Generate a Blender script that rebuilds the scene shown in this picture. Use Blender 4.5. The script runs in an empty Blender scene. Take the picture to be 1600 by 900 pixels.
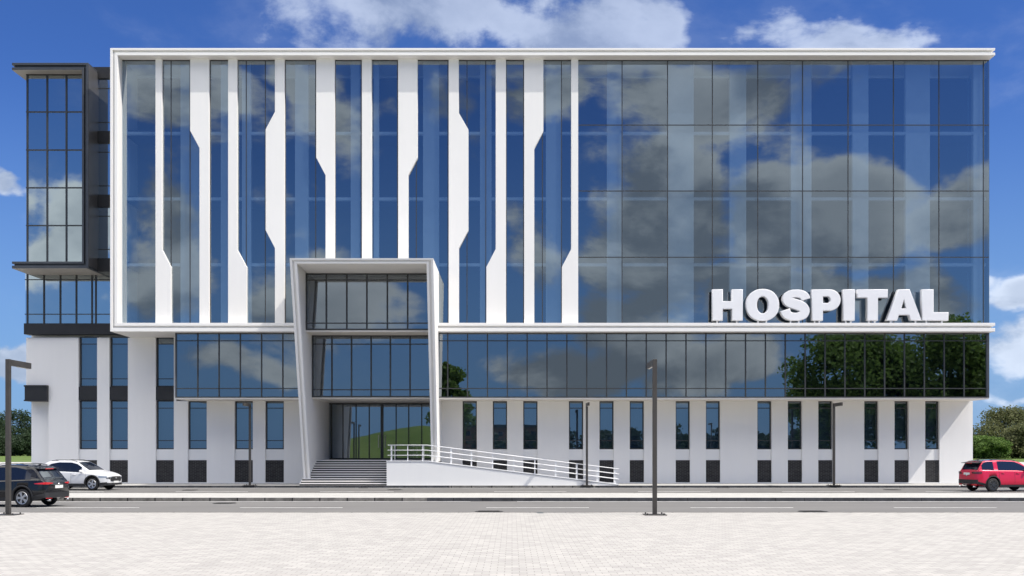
import bpy, bmesh, math, random
from mathutils import Vector, Matrix

# ------------------------------------------------------------------ camera
EYE = 2.25          # camera height
F = 1660.0          # focal length in photograph pixels (1600 wide)
HOR = 704.0         # horizon row
GZ = 0.13           # top of kerbed pavements
R = math.radians
sc = bpy.context.scene
col = sc.collection

cam_d = bpy.data.cameras.new("camera")
cam = bpy.data.objects.new("camera", cam_d); col.objects.link(cam)
cam.location = (0, 0, EYE); cam.rotation_euler = (R(90), 0, 0)
cam_d.sensor_width = 36; cam_d.lens = 36 * F / 1600
cam_d.shift_y = (HOR - 450) / 1600
cam_d.clip_start = .1; cam_d.clip_end = 12000
sc.camera = cam

# ------------------------------------------------------------------ sun and sky
SUN_AZ, SUN_EL = 70.0, 51.0     # azimuth from the facade normal towards the right
SUN_STRENGTH = 3.2
SKY_STRENGTH = 0.10
EXPOSURE = 0.44
sd = Vector((math.cos(R(SUN_EL)) * math.sin(R(SUN_AZ)), -math.cos(R(SUN_EL)) * math.cos(R(SUN_AZ)), math.sin(R(SUN_EL))))
sl = bpy.data.lights.new("sun", 'SUN'); sl.energy = SUN_STRENGTH; sl.angle = R(.5); sl.color = (1, .95, .87)
so = bpy.data.objects.new("sun", sl); col.objects.link(so)
so.rotation_euler = sd.to_track_quat('Z', 'Y').to_euler(); so.location = (40, -40, 60)

vs = sc.view_settings
vs.view_transform = 'Standard'; vs.look = 'None'; vs.gamma = 1; vs.use_curve_mapping = False
vs.exposure = EXPOSURE
sc.cycles.max_bounces = 8; sc.cycles.transparent_max_bounces = 16
sc.cycles.caustics_reflective = False; sc.cycles.caustics_refractive = False

class NT:
    """small helper for node trees"""
    def __init__(s, tree):
        s.t = tree; s.n = tree.nodes; s.l = tree.links
    def new(s, typ, **kw):
        n = s.n.new(typ)
        for k, v in kw.items(): setattr(n, k, v)
        return n
    def put(s, sock, v):
        if hasattr(v, 'is_output'): s.l.new(v, sock)
        else: sock.default_value = v
    def math(s, op, a, b=0.0, clamp=False):
        n = s.new('ShaderNodeMath', operation=op); n.use_clamp = clamp
        s.put(n.inputs[0], a); s.put(n.inputs[1], b); return n.outputs[0]
    def vmath(s, op, a, b=None):
        n = s.new('ShaderNodeVectorMath', operation=op)
        s.put(n.inputs[0], a)
        if b is not None: s.put(n.inputs[1], b)
        return n.outputs['Value'] if op in ('LENGTH', 'DOT_PRODUCT', 'DISTANCE') else n.outputs[0]
    def mapr(s, v, a, b, c=0.0, d=1.0, smooth=True):
        n = s.new('ShaderNodeMapRange', interpolation_type='SMOOTHSTEP' if smooth else 'LINEAR')
        s.put(n.inputs[0], v)
        for i, q in enumerate((a, b, c, d)): n.inputs[i + 1].default_value = q
        return n.outputs[0]
    def noise(s, vec, scale, detail=5, rough=.5, dist=0.0):
        n = s.new('ShaderNodeTexNoise')
        if vec is not None: s.put(n.inputs['Vector'], vec)
        n.inputs['Scale'].default_value = scale; n.inputs['Detail'].default_value = detail
        n.inputs['Roughness'].default_value = rough; n.inputs['Distortion'].default_value = dist
        return n.outputs[0]
    def mix(s, f, a, b, mode='MIX'):
        n = s.new('ShaderNodeMix', data_type='RGBA', blend_type=mode)
        s.put(n.inputs[0], f); s.put(n.inputs[6], a); s.put(n.inputs[7], b); return n.outputs[2]

world = bpy.data.worlds.new("World"); sc.world = world; world.use_nodes = True
W = NT(world.node_tree); W.n.clear()
sky = W.new('ShaderNodeTexSky', sky_type='NISHITA'); sky.sun_disc = False
sky.sun_elevation = R(SUN_EL); sky.sun_rotation = math.atan2(sd.x, sd.y)
sky.air_density = 1.0; sky.dust_density = .6; sky.ozone_density = 2.2
tc = W.new('ShaderNodeTexCoord').outputs['Generated']
sep = W.new('ShaderNodeSeparateXYZ'); W.put(sep.inputs[0], tc)
# clouds stand where the sky has them: front of the camera (+1) and behind it (-1)
CL = [  # column, row, radius x, radius y, side, weight
    (640, 15, 240, 80, 1, .95), (860, 20, 230, 75, 1, .9), (1020, 45, 70, 60, 1, .6), (1330, 62, 155, 60, 1, 1.05), (1585, 455, 75, 40, 1, 1.2), (1600, 535, 130, 45, 1, .8),
    (1575, 610, 100, 18, 1, .5),
    (8, 308, 60, 42, 1, 1.5), (20, 578, 150, 50, 1, 1.9),(0,15,90,35,1,.35),
    (1090, 150, 260, 95, -1, 1.15), (1010, 330, 160, 160, -1, 1.0), (790, 160, 120, 60, -1, .7), (470, 330, 120, 90, -1, .7), (950, 470, 120, 60, -1, .9), (300, 140, 100, 60, -1, .6), (1270, 330, 130, 80, -1, 1.2), (1210, 470, 130, 65, -1, 1.1), (1380, 465, 110, 65, -1, 1.0),
    (1500, 320, 90, 100, -1, .8), (250, 400, 110, 130, -1, 1.2), (85, 350, 100, 75, -1, 1.2), (600, 250, 190, 130, -1, .75), (560, 470, 160, 70, -1, .9),
    (790, 360, 110, 130, -1, .9), (380, 560, 140, 40, -1, .7), (870, 560, 190, 60, -1, 1.0), (1110, 600, 110, 40, -1, .8), (500,130,100,60,-1,.8), (230,240,60,60,-1,.4)]
acc = 0.0
wn = W.new('ShaderNodeTexNoise'); W.put(wn.inputs['Vector'], tc); wn.inputs['Scale'].default_value = 9; wn.inputs['Detail'].default_value = 5
warp = W.vmath('MULTIPLY', W.vmath('SUBTRACT', wn.outputs[1], (.5, .5, .5)), (.20, .20, .13))
tcw = W.vmath('ADD', tc, warp)
for px, py, rx, ry, side, wt in CL:
    c = Vector(((px - 800) / F, side, (HOR - py) / F)); k = c.length; c.normalize()
    d = W.vmath('SUBTRACT', tcw, tuple(c))
    d = W.vmath('MULTIPLY', d, (F * k / rx, F * k / rx, F * k / ry))
    m = W.mapr(W.vmath('LENGTH', d), 1.45, .1, 0, wt)
    acc = W.math('MAXIMUM', acc, m) if hasattr(acc, 'is_output') else m
stretch = W.vmath('MULTIPLY', tc, (1, 1, 1.7))
n1 = W.noise(stretch, 5.5, 12, .60, .25)
n0 = W.noise(stretch, 2.1, 4, .5)
lit = W.noise(W.vmath('ADD', stretch, (.05, .0, .035)), 5.5, 7, .56, .25)
fill_clouds = W.mapr(sep.outputs[2], .40, .60)
fb = W.math('ADD', W.math('MULTIPLY', W.math('SUBTRACT', n1, .5), 3.6), W.math('MULTIPLY', W.math('SUBTRACT', n0, .55), 1.0))
dens = W.math('SUBTRACT', W.math('ADD', fb, W.math('ADD', W.math('MULTIPLY', acc, 1.2), W.math('ADD', W.math('MULTIPLY', fill_clouds, .75), W.mapr(sep.outputs[1], -.2, .1, .22, 0)))), .50)
cover = W.mapr(dens, 0, .55)
thin = W.mapr(W.math('ADD', fb, W.math('MULTIPLY', acc, .5)), -.1, 1.2, 0, .25)
cover = W.math('MAXIMUM', cover, thin)
cover = W.math('MULTIPLY', cover, W.mapr(sep.outputs[2], -.01, .02))
front_high = W.math('MULTIPLY', W.mapr(sep.outputs[2], .30, .36), W.mapr(sep.outputs[2], .50, .42))
cover = W.math('MULTIPLY', cover, W.math('SUBTRACT', 1.0, W.math('MULTIPLY', W.math('MULTIPLY', front_high, W.mapr(sep.outputs[1], -.1, .1)), .30)))
shade = W.mapr(W.math('SUBTRACT', n1, lit), -.10, .09)
soft = W.mapr(dens, .2, 1.3, 1.0, .5)
behind = W.mapr(sep.outputs[1], -.2, .2)     # clouds opposite the facade show their shaded side
ccol = W.mix(W.math('MULTIPLY', shade, soft), W.mix(behind, (.24, .27, .30, 1), (.30, .36, .47, 1)), W.mix(behind, (.66, .69, .70, 1), (.60, .67, .79, 1)))
ccol = W.mix(fill_clouds, ccol, (2.45, 2.38, 2.26, 1))  # overhead clouds outside the view, added extra bright as white fill light
scl = W.vmath('MULTIPLY', sky.outputs[0], (SKY_STRENGTH * .285, SKY_STRENGTH * .475, SKY_STRENGTH * .90))
hz = W.mapr(sep.outputs[2], 0.0, .34, 1.0, 0.0)
scl = W.mix(W.math('MULTIPLY', hz, .75), scl, (.18, .325, .55, 1))
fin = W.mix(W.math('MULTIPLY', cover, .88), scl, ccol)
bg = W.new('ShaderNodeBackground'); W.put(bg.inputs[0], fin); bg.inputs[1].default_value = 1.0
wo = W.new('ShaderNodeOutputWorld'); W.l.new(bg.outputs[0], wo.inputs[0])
world.cycles.sampling_method = 'MANUAL'; world.cycles.sample_map_resolution = 1024

# ------------------------------------------------------------------ helpers
def X(px, D): return (px - 800) * D / F
def Z(py, D): return EYE + (HOR - py) * D / F

def tag(o, label=None, cat=None, group=None, kind=None):
    if label: o['label'] = label
    if cat: o['category'] = cat
    if group: o['group'] = group
    if kind: o['kind'] = kind
    return o

def empty(name, loc=(0, 0, 0), rz=0):
    o = bpy.data.objects.new(name, None); col.objects.link(o)
    o.location = loc; o.rotation_euler = (0, 0, rz); o.empty_display_size = .5
    return o

class MB:
    """collects shapes and links them as one mesh object; off = origin of the object in the collected coordinates"""
    def __init__(s, off=(0, 0, 0)):
        s.bm = bmesh.new(); s.off = Vector(off)
    def poly(s, pts):
        return s.bm.faces.new([s.bm.verts.new(Vector(p) - s.off) for p in pts])
    def box(s, x0, x1, y0, y1, z0, z1):
        if x0 > x1: x0, x1 = x1, x0
        v = [s.bm.verts.new(Vector(p) - s.off) for p in ((x0,y0,z0),(x1,y0,z0),(x1,y1,z0),(x0,y1,z0),(x0,y0,z1),(x1,y0,z1),(x1,y1,z1),(x0,y1,z1))]
        for f in ((3,2,1,0),(4,5,6,7),(0,1,5,4),(1,2,6,5),(2,3,7,6),(3,0,4,7)): s.bm.faces.new([v[i] for i in f])
        return s
    def prism(s, pts, axis, a, b):
        """outline pts extruded along axis: 'x' pts=(y,z); 'y' pts=(x,z); 'z' pts=(x,y)"""
        def P(p, t): return {'x': (t, p[0], p[1]), 'y': (p[0], t, p[1]), 'z': (p[0], p[1], t)}[axis]
        A = [s.bm.verts.new(Vector(P(p, a)) - s.off) for p in pts]
        B = [s.bm.verts.new(Vector(P(p, b)) - s.off) for p in pts]
        s.bm.faces.new(A); s.bm.faces.new(B[::-1])
        n = len(pts)
        for i in range(n): s.bm.faces.new((A[i], B[i], B[(i+1) % n], A[(i+1) % n]))
        return s
    def tube(s, pts, r, n=8, r2=None):
        rings = []
        pts = [Vector(p) for p in pts]
        for i, p in enumerate(pts):
            d = (pts[min(i+1, len(pts)-1)] - pts[max(i-1, 0)]).normalized()
            q = d.to_track_quat('Z', 'Y')
            rr = r if r2 is None else r + (r2 - r) * i / (len(pts) - 1)
            rings.append([s.bm.verts.new(p + q @ Vector((rr*math.cos(2*math.pi*k/n), rr*math.sin(2*math.pi*k/n), 0)) - s.off) for k in range(n)])
        for a, b in zip(rings, rings[1:]):
            for k in range(n): s.bm.faces.new((a[k], a[(k+1) % n], b[(k+1) % n], b[k]))
        s.bm.faces.new(rings[0][::-1]); s.bm.faces.new(rings[-1])
        return s
    def build(s, name, mat, parent=None, smooth=False, bevel=0):
        bmesh.ops.recalc_face_normals(s.bm, faces=s.bm.faces)
        me = bpy.data.meshes.new(name); s.bm.to_mesh(me); s.bm.free()
        for p in me.polygons: p.use_smooth = smooth
        me.materials.append(mat)
        o = bpy.data.objects.new(name, me); col.objects.link(o)
        if parent is not None:
            o.parent = parent
            o.location = s.off - (parent['_w'] if False else Vector(WORLD.get(parent.name, (0, 0, 0))))
        else: o.location = s.off
        WORLD[o.name] = tuple(s.off)
        if bevel:
            m = o.modifiers.new('bevel', 'BEVEL'); m.width = bevel; m.segments = 2; m.limit_method = 'ANGLE'
        return o
WORLD = {}
def root(name, loc, rz=0):
    o = empty(name, loc, rz); WORLD[o.name] = tuple(loc); return o

# ------------------------------------------------------------------ materials
def newmat(name):
    m = bpy.data.materials.new(name); m.use_nodes = True
    n = NT(m.node_tree); b = m.node_tree.nodes['Principled BSDF']
    return m, n, b
def setp(b, rough=.5, metal=0, spec=.5, coat=0):
    b.inputs['Roughness'].default_value = rough; b.inputs['Metallic'].default_value = metal
    b.inputs['Specular IOR Level'].default_value = spec; b.inputs['Coat Weight'].default_value = coat
def plain(name, c, rough=.5, metal=0, spec=.5, coat=0, var=.06, scale=1.5):
    m, n, b = newmat(name); setp(b, rough, metal, spec, coat)
    co = n.new('ShaderNodeTexCoord').outputs['Object']
    f = n.mapr(n.noise(co, scale, 6, .6), .3, .7, 1 - var, 1 + var)
    v = n.vmath('MULTIPLY', n.vmath('MULTIPLY', tuple(c), (1, 1, 1)), (1, 1, 1))
    mul = n.new('ShaderNodeVectorMath', operation='SCALE'); n.put(mul.inputs[0], v); n.put(mul.inputs[3], f)
    n.put(b.inputs['Base Color'], mul.outputs[0]); return m

def stucco(name, c, rough=.85):
    m, n, b = newmat(name); setp(b, rough, 0, .3)
    co = n.new('ShaderNodeTexCoord').outputs['Object']
    big = n.noise(co, .35, 4, .6)
    streak = n.noise(n.vmath('MULTIPLY', co, (3.0, 3.0, .25)), 1.0, 5, .6)
    fine = n.noise(co, 60, 3, .6)
    f = n.math('ADD', n.math('MULTIPLY', big, .05), n.math('ADD', n.math('MULTIPLY', streak, .05), n.math('MULTIPLY', fine, .03)))
    f = n.math('ADD', f, .935)
    mul = n.new('ShaderNodeVectorMath', operation='SCALE'); mul.inputs[0].default_value = c; n.put(mul.inputs[3], f)
    n.put(b.inputs['Base Color'], mul.outputs[0])
    bp = n.new('ShaderNodeBump'); bp.inputs['Strength'].default_value = .08; bp.inputs['Distance'].default_value = .01
    n.put(bp.inputs['Height'], fine); n.put(b.inputs['Normal'], bp.outputs[0]); return m

WHITE = stucco('white_render', (.81, .795, .765))
CREAM = stucco('cream_soffit', (.74, .70, .64))
GREYW = stucco('grey_white_render', (.78, .775, .755))
CLADW = plain('white_panel', (.80, .80, .81), .35, var=.02)
DARK = plain('charcoal_metal', (.045, .050, .058), .42, .0, var=.12)
MULL = plain('dark_mullion', (.032, .034, .036), .45, var=.1)
BLACKP = plain('black_panel', (.014, .014, .015), .5, var=.2)
LAMPM = plain('brown_grey_lamp_metal', (.062, .056, .050), .45, .3, var=.12)
RAILM = plain('white_rail_paint', (.80, .80, .80), .3, var=.03)
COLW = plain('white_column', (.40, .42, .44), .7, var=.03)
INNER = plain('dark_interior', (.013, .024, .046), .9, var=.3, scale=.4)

def glass(name, refl=.38, tint=(.86, .95, 1.0), trans=(.34, .46, .60)):
    m = bpy.data.materials.new(name); m.use_nodes = True; n = NT(m.node_tree); n.n.clear()
    g = n.new('ShaderNodeBsdfGlossy'); g.inputs[0].default_value = (*tint, 1); g.inputs['Roughness'].default_value = .0
    t = n.new('ShaderNodeBsdfTransparent'); t.inputs[0].default_value = (*trans, 1)
    co = n.new('ShaderNodeTexCoord').outputs['Object']
    bp = n.new('ShaderNodeBump'); bp.inputs['Strength'].default_value = .035; bp.inputs['Distance'].default_value = .02
    n.put(bp.inputs['Height'], n.noise(co, .55, 2, .4)); n.put(g.inputs['Normal'], bp.outputs[0])
    fr = n.new('ShaderNodeFresnel'); fr.inputs[0].default_value = 1.5
    f = n.math('ADD', n.math('MULTIPLY', fr.outputs[0], .8), refl - .03, clamp=True)
    mx = n.new('ShaderNodeMixShader'); n.put(mx.inputs[0], f); n.l.new(t.outputs[0], mx.inputs[1]); n.l.new(g.outputs[0], mx.inputs[2])
    o = n.new('ShaderNodeOutputMaterial'); n.l.new(mx.outputs[0], o.inputs[0]); return m
GLASS_UP = glass('blue_curtain_glass', .31, (.82, .92, .98), (.50, .62, .74))
GLASS_LOW = glass('dark_blue_glass', .28, (.84, .92, .98), (.25, .34, .44))
GLASS_BAY = glass('clear_blue_mirror_glass', .56, (.88, .98, 1.0), (.30, .38, .48))
GLASS_WIN = glass('window_glass', .25, (.82, .93, 1.0), (.25, .34, .44))

def brickmat(name, c1, c2, mort, sx, sy, ms=.012, plane='xz', rough=.8, noise=.15, spec=.3):
    m, n, b = newmat(name); setp(b, rough, 0, spec)
    co = n.new('ShaderNodeTexCoord').outputs['Object']
    s = n.new('ShaderNodeSeparateXYZ'); n.put(s.inputs[0], co)
    cb = n.new('ShaderNodeCombineXYZ'); n.l.new(s.outputs[0], cb.inputs[0]); n.l.new(s.outputs[2 if plane == 'xz' else 1], cb.inputs[1])
    br = n.new('ShaderNodeTexBrick'); n.l.new(cb.outputs[0], br.inputs[0])
    br.inputs['Color1'].default_value = (*c1, 1); br.inputs['Color2'].default_value = (*c2, 1); br.inputs['Mortar'].default_value = (*mort, 1)
    br.inputs['Scale'].default_value = 1; br.inputs['Mortar Size'].default_value = ms; br.inputs['Brick Width'].default_value = sx; br.inputs['Row Height'].default_value = sy
    f = n.mapr(n.noise(co, 3, 6, .65), .3, .7, 1 - noise, 1 + noise)
    mul = n.new('ShaderNodeVectorMath', operation='SCALE'); n.l.new(br.outputs[0], mul.inputs[0]); n.put(mul.inputs[3], f)
    n.put(b.inputs['Base Color'], mul.outputs[0])
    bp = n.new('ShaderNodeBump'); bp.inputs['Strength'].default_value = .3; bp.inputs['Distance'].default_value = .01; bp.invert = True
    n.put(bp.inputs['Height'], br.outputs['Fac']); n.put(b.inputs['Normal'], bp.outputs[0]); return m
BRICK = brickmat('black_brick', (.016, .015, .015), (.028, .026, .026), (.10, .10, .10), .30, .085, .008)
PAVERS = brickmat('pale_pavers', (.36, .345, .326), (.435, .418, .392), (.25, .24, .225), .26, .22, .007, 'xy', .9, .05, .2)
PAVE2 = brickmat('sidewalk_slabs', (.42, .41, .39), (.47, .46, .435), (.30, .29, .28), .6, .3, .006, 'xy', .9, .05, .2)
KERB_L = brickmat('grey_kerb_stone', (.13, .125, .115), (.19, .18, .165), (.02, .02, .02), 1.22, 3.0, .03, 'xy', .8, .35)
KERB_D = brickmat('dark_kerb_stone', (.045, .047, .052), (.06, .062, .068), (.02, .02, .02), 1.3, 3.0, .02, 'xy', .7, .3)

def asphalt():
    m, n, b = newmat('asphalt'); setp(b, .9, 0, .25)
    co = n.new('ShaderNodeTexCoord').outputs['Object']
    a = n.noise(co, .25, 4, .6); g = n.noise(co, 45, 3, .7); st = n.noise(n.vmath('MULTIPLY', co, (.04, 1.6, 1)), 1, 4, .6)
    f = n.math('ADD', n.math('MULTIPLY', a, .05), n.math('ADD', n.math('MULTIPLY', g, .07), n.math('MULTIPLY', st, .07)))
    f = n.math('ADD', f, .068)
    cb = n.new('ShaderNodeCombineXYZ')
    for i, k in enumerate((1.03, 1.0, .965)): n.put(cb.inputs[i], n.math('MULTIPLY', f, k))
    n.put(b.inputs['Base Color'], cb.outputs[0]); return m
ASPH = asphalt()
PAINT = plain('road_paint', (.62, .61, .58), .7, var=.18, scale=3)
IRON = plain('cast_iron', (.05, .048, .045), .6, .4, var=.25, scale=8)

def grassmat():
    m, n, b = newmat('grass'); setp(b, .95, 0, .1)
    co = n.new('ShaderNodeTexCoord').outputs['Object']
    f = n.mapr(n.noise(co, .06, 6, .65), .35, .65); g = n.mapr(n.noise(co, 1.3, 4, .6), .3, .7)
    c = n.mix(f, (.085, .135, .03, 1), (.15, .20, .06, 1)); c = n.mix(n.math('MULTIPLY', g, .4), c, (.05, .085, .02, 1))
    n.put(b.inputs['Base Color'], c); return m
GRASS = grassmat()

def leafmat(name, a, c, d):
    m, n, b = newmat(name); setp(b, .65, 0, .25)
    gi = n.new('ShaderNodeNewGeometry').outputs['Random Per Island']
    co = n.new('ShaderNodeTexCoord').outputs['Object']
    k = n.mapr(n.noise(co, .35, 3, .5), .35, .65)
    cc = n.mix(k, (*a, 1), (*c, 1)); cc = n.mix(n.math('MULTIPLY', gi, .45), cc, (*d, 1))
    n.put(b.inputs['Base Color'], cc)
    tr = n.new('ShaderNodeBsdfTranslucent'); n.put(tr.inputs[0], cc)
    mx = n.new('ShaderNodeMixShader'); mx.inputs[0].default_value = .42
    n.l.new(b.outputs[0], mx.inputs[1]); n.l.new(tr.outputs[0], mx.inputs[2])
    n.l.new(mx.outputs[0], n.n['Material Output'].inputs[0]); return m
LEAF = leafmat('green_leaves', (.095, .17, .035), (.135, .22, .05), (.17, .24, .065))
LEAF_OLIVE = leafmat('olive_leaves', (.11, .13, .05), (.16, .175, .075), (.19, .18, .09))
LEAF_DARK = leafmat('dark_leaves', (.028, .048, .024), (.045, .075, .034), (.055, .085, .04))
BARK = plain('bark', (.09, .07, .05), .9, var=.3, scale=6)

# ------------------------------------------------------------------ ground, roads, kerbs
def sheet(name, x0, x1, y0, y1, z, mat):
    m = MB(); m.poly(((x0, y0, z), (x1, y0, z), (x1, y1, z), (x0, y1, z)))
    return tag(m.build(name, mat), kind='structure')
sheet('ground', -5000, 5000, -5000, 5000, -.02, GRASS)
Y_NEAR, Y_MED0, Y_MED1, Y_FAR = 36.5, 47.2, 52.9, 64.15
sheet('road', -420, 420, Y_NEAR, Y_MED0, .0, ASPH)
sheet('road', -420, 420, Y_MED1, Y_FAR, .0, ASPH)
def slab(name, x0, x1, y0, y1, z0, z1, mat): return tag(MB().box(x0, x1, y0, y1, z0, z1).build(name, mat), kind='structure')
slab('pavement', -260, 260, -62, Y_NEAR - .16, -.3, GZ, PAVERS)
slab('pavement', -260, 260, Y_MED0 + .18, Y_MED1 - .18, -.3, GZ + .015, PAVE2)
slab('pavement', -260, 260, Y_FAR + .16, 196, -.3, GZ, PAVE2)
slab('kerb', -260, 260, Y_NEAR - .16, Y_NEAR, -.3, GZ + .004, KERB_L)
xs = X(667, Y_MED0)
slab('kerb', -260, xs, Y_MED0, Y_MED0 + .18, -.3, .15, KERB_L)
slab('kerb', xs, 260, Y_MED0, Y_MED0 + .18, -.3, .15, KERB_D)
slab('kerb', -260, 260, Y_MED1 - .18, Y_MED1, -.3, .15, KERB_L)
slab('kerb', -260, X(702, Y_FAR), Y_FAR, Y_FAR + .16, -.3, GZ + .004, KERB_D)
slab('kerb', X(702, Y_FAR), X(930, Y_FAR), Y_FAR, Y_FAR + .16, -.3, GZ + .004, KERB_L)
slab('kerb', X(930, Y_FAR), 260, Y_FAR, Y_FAR + .16, -.3, GZ + .004, KERB_D)
m = MB()
yl = F * EYE / (793.3 - HOR)
dash = [(57, 217), (375, 535), (760, 920), (1079, 1239), (1397, 1557)] + [(1715 + 318*i, 1875 + 318*i) for i in range(3)] + [(-261 - 318*i, -101 - 318*i) for i in range(3)]
for a, b in dash: m.box(X(a, yl), X(b, yl), yl - .07, yl + .07, -.01, .006)
ye = Y_MED0 - .32
for a, b in ((-1500, 735), (808, 1820), (1840, 3000)): m.box(X(a, ye), X(b, ye), ye - .07, ye + .07, -.01, .006)
y2 = F * EYE / (768.3 - HOR)
for a, b in [(50,162),(275, 387), (500, 615), (772, 885), (997, 1110), (1222, 1335), (1447, 1560), (1672, 1785)]: m.box(X(a, y2), X(b, y2), y2 - .09, y2 + .09, -.01, .006)
y3 = Y_FAR - .35
for a, b in ((-900, 560), (575, 1120), (1140, 2600)): m.box(X(a, y3), X(b, y3), y3 - .07, y3 + .07, -.01, .006)
tag(m.build('road_marking', PAINT), kind='structure')

# ------------------------------------------------------------------ the hospital
B0 = (0, 66, 0)
H = root('hospital_building', B0)
tag(H, 'large white and blue glass hospital with tall vertical fins and slanted white entrance portal', 'building')
def part(m, name, mat, parent=None, **k): return m.build(name, mat, parent or H, **k)
def mb(): return MB(B0)

YR, YFIN, YG, YW = 65.36, 65.94, 66.17, 68.9       # ring front, fin front, glass, ground-floor wall
XL, XR = X(172, YR), X(1555, YR)
ZT, ZTI = Z(75, YR), Z(86.4, YR)
ZB, ZBI = Z(518, YR), Z(504.5, YR)
XLI = X(183.5, YR)

# white ring frame: outer lip, groove, inner lip
m = mb()
for (xa, xb, ya, za, zb) in ((XL, XR, YR, Z(78.2, YR), ZT), (XL, XR, YR, ZB, Z(512.6, YR)), (XLI - .17, XR, YR, ZTI, Z(82, YR)), (XLI - .17, XR, YR, Z(509.2, YR), ZBI),
        (XL + .14, XR - .16, YR + .16, Z(82, YR), Z(78.2, YR)), (XL + .14, XR - .16, YR + .16, Z(512.6, YR), Z(509.2, YR))):
    m.box(xa, xb, ya, YW + .02, za, zb)
m.box(XL, XL + .14, YR, YW + .02, Z(512.6, YR), Z(78.2, YR))
m.box(XLI - .17, XLI, YR, YW + .02, ZBI, ZTI)
m.box(XL + .14, XLI - .17, YR + .12, YW + .02, Z(509.2, YR), Z(82, YR))
part(m, 'facade_frame', WHITE, bevel=.012)

# dark body behind everything
m = mb()
m.box(X(41, YW) + .02, X(452.5, 61.4) - .05, 69.6, 92, 0, 26.4); m.box(X(677, 61.4) + .05, XR - .1, 69.6, 92, 0, 26.4); m.box(X(452.5, 61.4) - .05, X(677, 61.4) + .05, 74.4, 92, 0, 26.4)
part(m, 'rear_block', GREYW)
m = mb()
m.box(XLI - .1, XR - .12, 69.1, 69.45, ZBI - .3, ZTI + .1)
m.box(X(276, YG), XR - .12, 68.7, 68.86, 5.7, 9.5)
for py in (207, 310, 413): m.box(XLI, XR - .2, 66.6, 69.1, Z(py, 66.6) - .15, Z(py, 66.6) + .15)
part(m, 'interior_wall', INNER)
m = mb(); m.box(XL, XR - .02, YW + .02, 92, 26.42, ZT - .05); part(m, 'roof', GREYW)
# right-hand flank and parapet, seen only at a slant
m = mb(); m.box(XR - .10, XR - .02, YG + .12, 92, ZBI, ZTI - .0); part(m, 'side_glazing', GLASS_UP)
m = mb()
for y in (YG + .06, 72, 78, 84, 90): m.box(XR - .11, XR + .0, y - .05, y + .05, ZBI, ZTI)
part(m, 'side_mullion', MULL)

# fins --------------------------------------------------------------
def px_poly(pts): return [(X(a, YFIN), Z(b, YFIN)) for a, b in pts]
T, Bm = 80, 508
FINS = [
    [(242.8, T), (252.9, T), (252.9, 390), (266.9, 417), (266.9, Bm), (242.8, Bm)],
    [(297, T), (326.6, T), (326.6, Bm), (311.5, Bm), (311.5, 231), (297, 204)],
    [(356.3, T), (370.5, T), (370.5, 390), (385.2, 417), (385.2, Bm), (356.3, Bm)],
    [(429.5, T), (444.5, T), (444.5, Bm), (429.5, Bm), (429.5, 387.7), (415, 359.7), (415, 202), (429.5, 174.5)],
    [(494, T), (523, T), (523, Bm), (508.6, Bm), (508.6, 274), (494, 246)],
    [(565.4, T), (580.6, T), (580.6, Bm), (565.4, Bm)],
    [(622, T), (652.3, T), (652.3, 246.5), (637.8, 274), (637.8, Bm), (622, Bm)],
    [(701, T), (716.8, T), (716.8, 176), (731.7, 202), (731.7, 360), (717, 388), (717, Bm), (701, Bm)],
    [(774.5, T), (790.6, T), (790.6, Bm), (760, Bm), (760, 417), (774.5, 389)],
    [(819, T), (849, T), (849, 205), (834.8, 232), (834.8, Bm), (819, Bm)],
    [(892.5, T), (903.4, T), (903.4, Bm), (878, Bm), (878, 417), (892.5, 389)]]
for k, f in enumerate(FINS):
    m = mb(); pts = [(x, min(max(z, ZBI), ZTI)) for x, z in px_poly(f)]
    m.prism(pts, 'y', YFIN, YG + .05)
    part(m, 'fin', WHITE, bevel=.01)

# upper curtain wall ------------------------------------------------
def glaze(x0, x1, z0, z1, y, mat, name='glazing', parent=None, nx=1, nz=1):
    m = mb(); m.poly(((x0, y, z0), (x1, y, z0), (x1, y, z1), (x0, y, z1))); return part(m, name, mat, parent)
def grid(xs, zs, x0, x1, z0, z1, y, w, d, name='mullion_grid', mat=MULL, wh=None):
    """vertical bars full height, horizontal bars butting between them"""
    m = mb(); xs = sorted(xs); wh = wh or w
    for x in xs: m.box(x - w/2, x + w/2, y - d, y + .03, z0, z1)
    ed = [x0] + xs + [x1]
    for z in zs:
        for i in range(len(ed) - 1):
            a = ed[i] + (w/2 if i else 0); b = ed[i+1] - (w/2 if i < len(ed) - 2 else 0)
            if b > a + .01: m.box(a, b, y - d + .004, y + .025, z - wh/2, z + wh/2)
    return part(m, name, mat)
gl = glaze(XLI, XR - .02, ZBI, ZTI, YG, GLASS_UP)
mulR = [X(p, YG) for p in (972, 1043, 1113, 1184, 1254, 1325, 1396, 1467, 1536.5)]
grid(mulR, [Z(p, YG) for p in (195.5, 298.5, 402)], X(903, YG), XR - .02, ZBI, ZTI, YG, .055, .02)
mulL = [X(p, YG) for p in (267.4, 297, 328.5, 384.8, 414.6, 446, 493.3, 524, 564.5, 621, 650.5, 700, 729.7, 759, 791, 818, 847.5, 877.3)]
grid(mulL, [], XLI, X(903, YG), ZBI, ZTI, YG, .05, .02)
m = mb(); m.box(XLI, XR - .03, YG - .03, YG + .02, ZTI - .06, ZTI - .003); m.box(XLI, XR - .03, YG - .03, YG + .02, ZBI + .003, ZBI + .05)
part(m, 'head_rail', MULL)
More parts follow.
